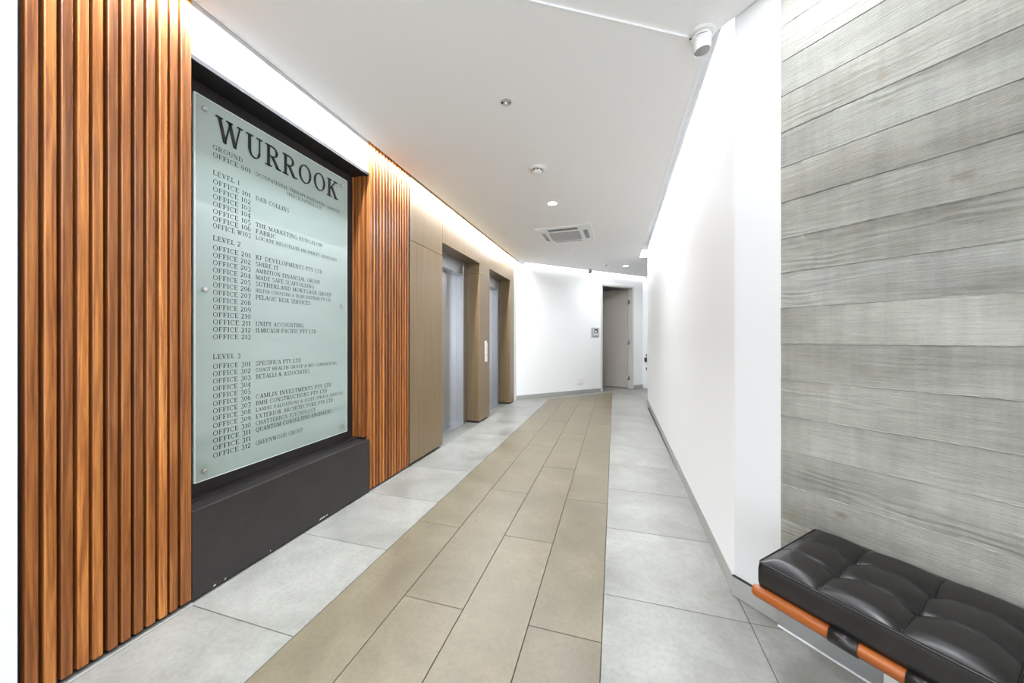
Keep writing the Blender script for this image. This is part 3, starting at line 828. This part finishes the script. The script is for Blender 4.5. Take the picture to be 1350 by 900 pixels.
for x, y, s in ((-0.024, -0.006, 0.008), (0.021, 0.004, 0.0055), (0.010, 0.0, 0.004)):
    MB().lathe([(s, -0.003), (s*0.8, -0.008)], 12, Matrix.Translation((x, y, 0))).build('indicator', M_DARKP, em)

# cassette air conditioner
ax = empty('air_conditioner', (-0.675 * KC, 5.07 * KC, CEIL), R(-1.5)); tag(ax, 'square white ceiling cassette air conditioner with a grey intake grille', 'air conditioner')
A = 0.375
mb = MB(); prof = [(A, 0.0), (A, -0.012), (0.21, -0.030)]
ring = []
for r, z in prof: ring += [(-r, -r, z), (r, -r, z), (r, r, z), (-r, r, z)]
fs = []
for i in range(2):
    for k in range(4):
        a_, b_ = i*4 + k, i*4 + (k+1) % 4
        fs.append((a_, a_ + 4, b_ + 4, b_))
mb.add(ring, fs); mb.build('fascia', M_WPLASTIC, ax)
MB().box(-0.21, 0.21, -0.21, 0.21, -0.026, -0.012).build('grille_backing', NT('grille_grey', (0.30, 0.30, 0.30, 1), 0.6).m, ax)
mg = NT('grille_bar_grey', (0.55, 0.55, 0.55, 1), 0.5).m
for k in range(20):
    y = -0.195 + k * 0.0205
    MB().box(-0.205, 0.205, y - 0.004, y + 0.004, -0.031, -0.026).build('grille_bar', mg, ax)
for k in range(4):
    o = MB().add([(-0.20, -0.318, -0.0195), (0.20, -0.318, -0.0195), (0.20, -0.262, -0.026), (-0.20, -0.262, -0.026),
                  (-0.20, -0.318, -0.0135), (0.20, -0.318, -0.0135), (0.20, -0.262, -0.02), (-0.20, -0.262, -0.02)],
                 [(3, 2, 1, 0), (4, 5, 6, 7), (0, 1, 5, 4), (1, 2, 6, 5), (2, 3, 7, 6), (3, 0, 4, 7)]).build('air_outlet', M_DARKP, ax)
    o.rotation_euler = (0, 0, R(90*k))
    o2 = MB().box(-0.19, 0.19, -0.306, -0.274, -0.0285, -0.0265).build('louvre', M_WPLASTIC, ax)
    o2.rotation_euler = (R(-7 if k in (0, 2) else -4), 0, R(90*k))
sp = empty('sprinkler', (-0.668 * KC, 6.32 * KC, CEIL)); tag(sp, 'tiny white fire sprinkler head on the ceiling', 'sprinkler')
MB().lathe([(0.035, 0), (0.033, -0.006), (0.012, -0.008)], 20).build('escutcheon', M_WPLASTIC, sp)
MB().lathe([(0.008, -0.006), (0.008, -0.03)], 12).lathe([(0.018, -0.030), (0.018, -0.034)], 16).build('deflector', M_CHROME, sp)
ms = empty('ceiling_sensor', (-0.119 * KC, 7.384 * KC, CEIL), R(20)); tag(ms, 'small boxy white sensor on the ceiling by the doorway', 'sensor')
MB().box(-0.04, 0.04, -0.04, 0.04, -0.05, 0).build('housing', M_WPLASTIC, ms, 0.008)
MB().box(-0.045, -0.036, -0.028, 0.028, -0.045, -0.012).build('lens', M_GPLASTIC, ms)
dc = empty('dome_camera', (-0.51 * KC, 7.79 * KC, CEIL)); tag(dc, 'small security camera with a dark dome by the end wall', 'security camera')
MB().lathe([(0.042, 0), (0.042, -0.045), (0.038, -0.05)], 20).build('base', M_GPLASTIC, dc)
MB().lathe([(0.036, -0.050), (0.034, -0.066), (0.024, -0.080), (0.006, -0.086)], 20).build('dome', M_DARKP, dc)

# motion detector by the corner: round foot, swivel collar and a slant-cut cylindrical hood
md = empty('motion_detector', (0.412, 1.900, CEILN), R(-14)); tag(md, 'white cylindrical motion detector hanging at the ceiling corner', 'motion detector')
MB().lathe([(0.060, 0), (0.060, -0.008), (0.052, -0.014)], 32).build('mounting_plate', M_WPLASTIC, md)
MB().lathe([(0.044, -0.012), (0.044, -0.038), (0.042, -0.040)], 32).build('collar', M_WPLASTIC, md)
n = 32; vs = []; fs = []
for k in range(n):
    a = 2*math.pi*k/n; c, s_ = math.cos(a), math.sin(a)
    vs += [(0.040*c, 0.040*s_, -0.040), (0.040*c, 0.040*s_, -0.092 + 0.006*c), (0.036*c, 0.036*s_, -0.092 + 0.0055*c), (0.034*c, 0.034*s_, -0.086)]
for k in range(n):
    a_, b_ = 4*k, 4*((k+1) % n)
    for q in range(3): fs.append((a_ + q, a_ + q + 1, b_ + q + 1, b_ + q))
MB().add(vs, fs, False).build('hood', M_WPLASTIC, md, smooth=False)
MB().lathe([(0.0345, -0.085), (0.030, -0.088), (0.008, -0.090)], 28).build('lens', M_GPLASTIC, md)
mb = MB()
for k in range(8):
    a0, a1 = R(-130 + k*10), R(-120 + k*10)
    w0, w1 = 0.0022 * math.sin(math.pi * k / 8) , 0.0022 * math.sin(math.pi * (k+1) / 8)
    r = 0.0446
    mb.add([(r*math.cos(a0), r*math.sin(a0), -0.031 - w0), (r*math.cos(a1), r*math.sin(a1), -0.031 - w1), (r*math.cos(a1), r*math.sin(a1), -0.031 + w1), (r*math.cos(a0), r*math.sin(a0), -0.031 + w0)], [(0, 1, 2, 3)])
mb.build('slot', M_DARKP, md)
MB().lathe([(0.0045, -0.014), (0.004, -0.018)], 10, Matrix.Translation((-0.050, -0.012, 0))).build('screw', M_DARKP, md)

# ------------------------------------------------------------------ leather bench (local x along the concrete wall, y towards it)
bn = empty('leather_bench', (0.467, 1.343, 0), R(-45)); tag(bn, 'black buttoned leather bench with a timber rail against the concrete wall', 'bench')
BL = 1.31; BD = 0.405; ZB, ZT = 0.373, 0.454
cols = [0.0, 0.152] + [0.152 + 0.167*i for i in range(1, 7)] + [BL]
rowsy = [0.0, 0.140, 0.272, BD]
def seam(v, lines, wd):
    return min(abs(v - l) for l in lines) / wd
NX, NY = 200, 66
def top_z(x, y):
    ci = max(i for i in range(len(cols) - 1) if x >= cols[i] - 1e-9); ri = max(i for i in range(3) if y >= rowsy[i] - 1e-9)
    fx = (x - cols[ci]) / (cols[ci+1] - cols[ci]); fy = (y - rowsy[ri]) / (rowsy[ri+1] - rowsy[ri])
    z = 0.0
    ex = math.sin(math.pi * min(max(fx, 0), 1)) ** 0.45 if 0 < fx < 1 else 0.0
    # transverse seams are deep creases, lengthwise ones shallow
    z += 0.017 * ex
    dy = min(abs(y - rowsy[1]), abs(y - rowsy[2]))
    z -= 0.0035 * math.exp(-(dy / 0.005) ** 2)
    z += 0.004 * math.sin(math.pi * fy) ** 0.7 if 0 < fy < 1 else 0
    for bx in cols[1:-1]:
        for by in rowsy[1:3]:
            r2 = (x - bx) ** 2 + (y - by) ** 2
            z -= 0.011 * math.exp(-r2 / 0.030 ** 2) + 0.004 * math.exp(-r2 / 0.008 ** 2)
    e = min(x, BL - x, y, BD - y)
    z *= min(1.0, (e + 0.002) / 0.035) ** 0.6
    return ZT + 0.004 + z
vs = []; fs = []
xs = sorted(set([round(BL * i / NX, 5) for i in range(NX + 1)] + [round(c, 5) for c in cols]))
ys = sorted(set([round(BD * i / NY, 5) for i in range(NY + 1)] + [round(c, 5) for c in rowsy]))
nx, ny = len(xs), len(ys)
for y in ys:
    for x in xs: vs.append((x, y, top_z(x, y)))
for jx in range(ny - 1):
    for ix in range(nx - 1):
        a_ = jx*nx + ix; fs.append((a_, a_ + 1, a_ + nx + 1, a_ + nx))
mb = MB().add(vs, fs, True)
loop = [(x, 0.0) for x in xs] + [(BL, y) for y in ys[1:]] + [(x, BD) for x in reversed(xs[:-1])] + [(0.0, y) for y in reversed(ys[1:-1])]
def bulge(x, y, o):
    cx, cy = BL/2, BD/2
    nxv = -1 if x == 0 else (1 if x == BL else 0); nyv = -1 if y == 0 else (1 if y == BD else 0)
    return (x + nxv*o, y + nyv*o)
base = len(mb.v); m = len(loop)
levels = [(0.0, ZT + 0.004), (0.003, ZT - 0.002), (0.005, ZT - 0.018), (0.005, ZB + 0.02), (0.002, ZB + 0.004), (-0.006, ZB)]
side = []
for o_, z in levels:
    for (x, y) in loop:
        bx, by = bulge(x, y, o_)
        zz = top_z(x, y) if z == ZT + 0.004 else z
        side.append((bx, by, zz))
sf = []
for l in range(len(levels) - 1):
    for k in range(m):
        k2 = (k + 1) % m
        sf.append((l*m + k, (l+1)*m + k, (l+1)*m + k2, l*m + k2))
mb.add(side, sf, True)
mb.add([side[(len(levels)-1)*m + k] for k in range(m)], [tuple(reversed(range(m)))])
cu = mb.build('cushion', M_LEATHER, bn)
def tube(pts, r, nseg=10, closed=False):
    mb = MB(); vs = []; fs = []; P = [Vector(p) for p in pts]; N = len(P)
    for i, p in enumerate(P):
        if closed: d = (P[(i+1) % N] - P[i-1]).normalized()
        else: d = (P[min(i+1, N-1)] - P[max(i-1, 0)]).normalized()
        up = Vector((0, 0, 1)) if abs(d.z) < 0.9 else Vector((1, 0, 0))
        u = d.cross(up).normalized(); w = u.cross(d)
        for k in range(nseg):
            a = 2*math.pi*k/nseg; vs.append(p + u*(r*math.cos(a)) + w*(r*math.sin(a)))
    for i in range(N if closed else N - 1):
        i2 = (i + 1) % N
        for k in range(nseg):
            k2 = (k+1) % nseg; fs.append((i*nseg + k, i*nseg + k2, i2*nseg + k2, i2*nseg + k))
    mb.add(vs, fs, True)
    if not closed:
        b0 = 0; mb.f.append(tuple(reversed(range(nseg)))); mb.f.append(tuple((N-1)*nseg + k for k in range(nseg)))
    return mb
rc = 0.012
def rounded(z, o):
    pts = []
    for (cx, cy, a0) in ((rc - o, rc - o, 180), (BL - rc + o, rc - o, 270), (BL - rc + o, BD - rc + o, 0), (rc - o, BD - rc + o, 90)):
        for k in range(5):
            a = R(a0 + 90*k/4); pts.append((cx + rc*math.cos(a), cy + rc*math.sin(a), z))
    return pts
tube(rounded(ZT + 0.002, 0.004), 0.0032, 8, True).build('piping', M_LEATHER, cu)
for bx in cols[1:-1]:
    # welt along each transverse seam
    pts = []
    for k in range(25):
        y = 0.004 + (BD - 0.008) * k / 24; pts.append((bx, y, top_z(bx, y) + 0.0004))
    tube(pts, 0.0024, 8).build('welt', M_LEATHER, cu)
    for by in rowsy[1:3]:
        z = top_z(bx, by)
        MB().lathe([(0.0075, z - 0.001), (0.0085, z + 0.002), (0.007, z + 0.0045), (0.003, z + 0.006)], 16, Matrix.Translation((bx, by, 0))).build('button', M_LEATHER, cu)
for by in rowsy[1:3]:
    pts = [(x, by, top_z(x, by) + 0.0002) for x in xs[1:-1:2]]
    tube(pts, 0.0012, 6).build('stitched_seam', M_LEATHER, cu)
RR = 0.0195; RZ = 0.356
for y in (-0.002, BD - 0.004):
    prof = [(RR*0.55, -0.022), (RR*0.85, -0.019), (RR, -0.012), (RR, BL + 0.004), (RR*0.85, BL + 0.011), (RR*0.55, BL + 0.014)]
    Mx = Matrix.Translation((0, y, RZ)) @ Matrix.Rotation(R(90), 4, 'Y')
    MB().lathe(prof, 20, Mx).build('rail', M_RAIL, bn)
def rail_s(x, y): return (x - y) * RS2 - (0.467 - 1.343) * RS2
xs1 = rail_s(0.583, 1.203); sw = rail_s(0.627, 1.159) - xs1
pitch_s = rail_s(0.689, 1.097) - xs1
x = xs1
while x + sw < BL - 0.08:
    # strap wrapped round both rails and carried across under the cushion
    r2 = RR + 0.003; vs = []; pathp = []
    for k in range(13): a = R(90 + 15*k); pathp.append((-0.002 + r2*math.cos(a), RZ + r2*math.sin(a)))
    for k in range(13): a = R(-90 + 15*k); pathp.append((BD - 0.004 + r2*math.cos(a), RZ + r2*math.sin(a)))
    m_ = len(pathp); fs = []
    for xx in (x, x + sw):
        for (py, pz) in pathp: vs.append((xx, py, pz))
    for k in range(m_):
        k2 = (k+1) % m_; fs.append((k, k2, m_ + k2, m_ + k))
    o = MB().add(vs, fs, True).build('strap', M_LEATHER, bn)
    so = o.modifiers.new('thick', 'SOLIDIFY'); so.thickness = 0.0025; so.offset = -1
    x += pitch_s
for x in (rail_s(0.659, 1.127) + 0.012, BL - 0.31):
    for y in (0.012, BD - 0.012):
        MB().box(x - 0.014, x + 0.014, y - 0.006, y + 0.006, 0.0, RZ - RR + 0.002).build('leg', M_CHROME, bn, 0.002, 1)
    MB().box(x - 0.014, x + 0.014, 0.018, BD - 0.018, RZ - RR - 0.022, RZ - RR - 0.010).build('stretcher', M_CHROME, bn, 0.002, 1)
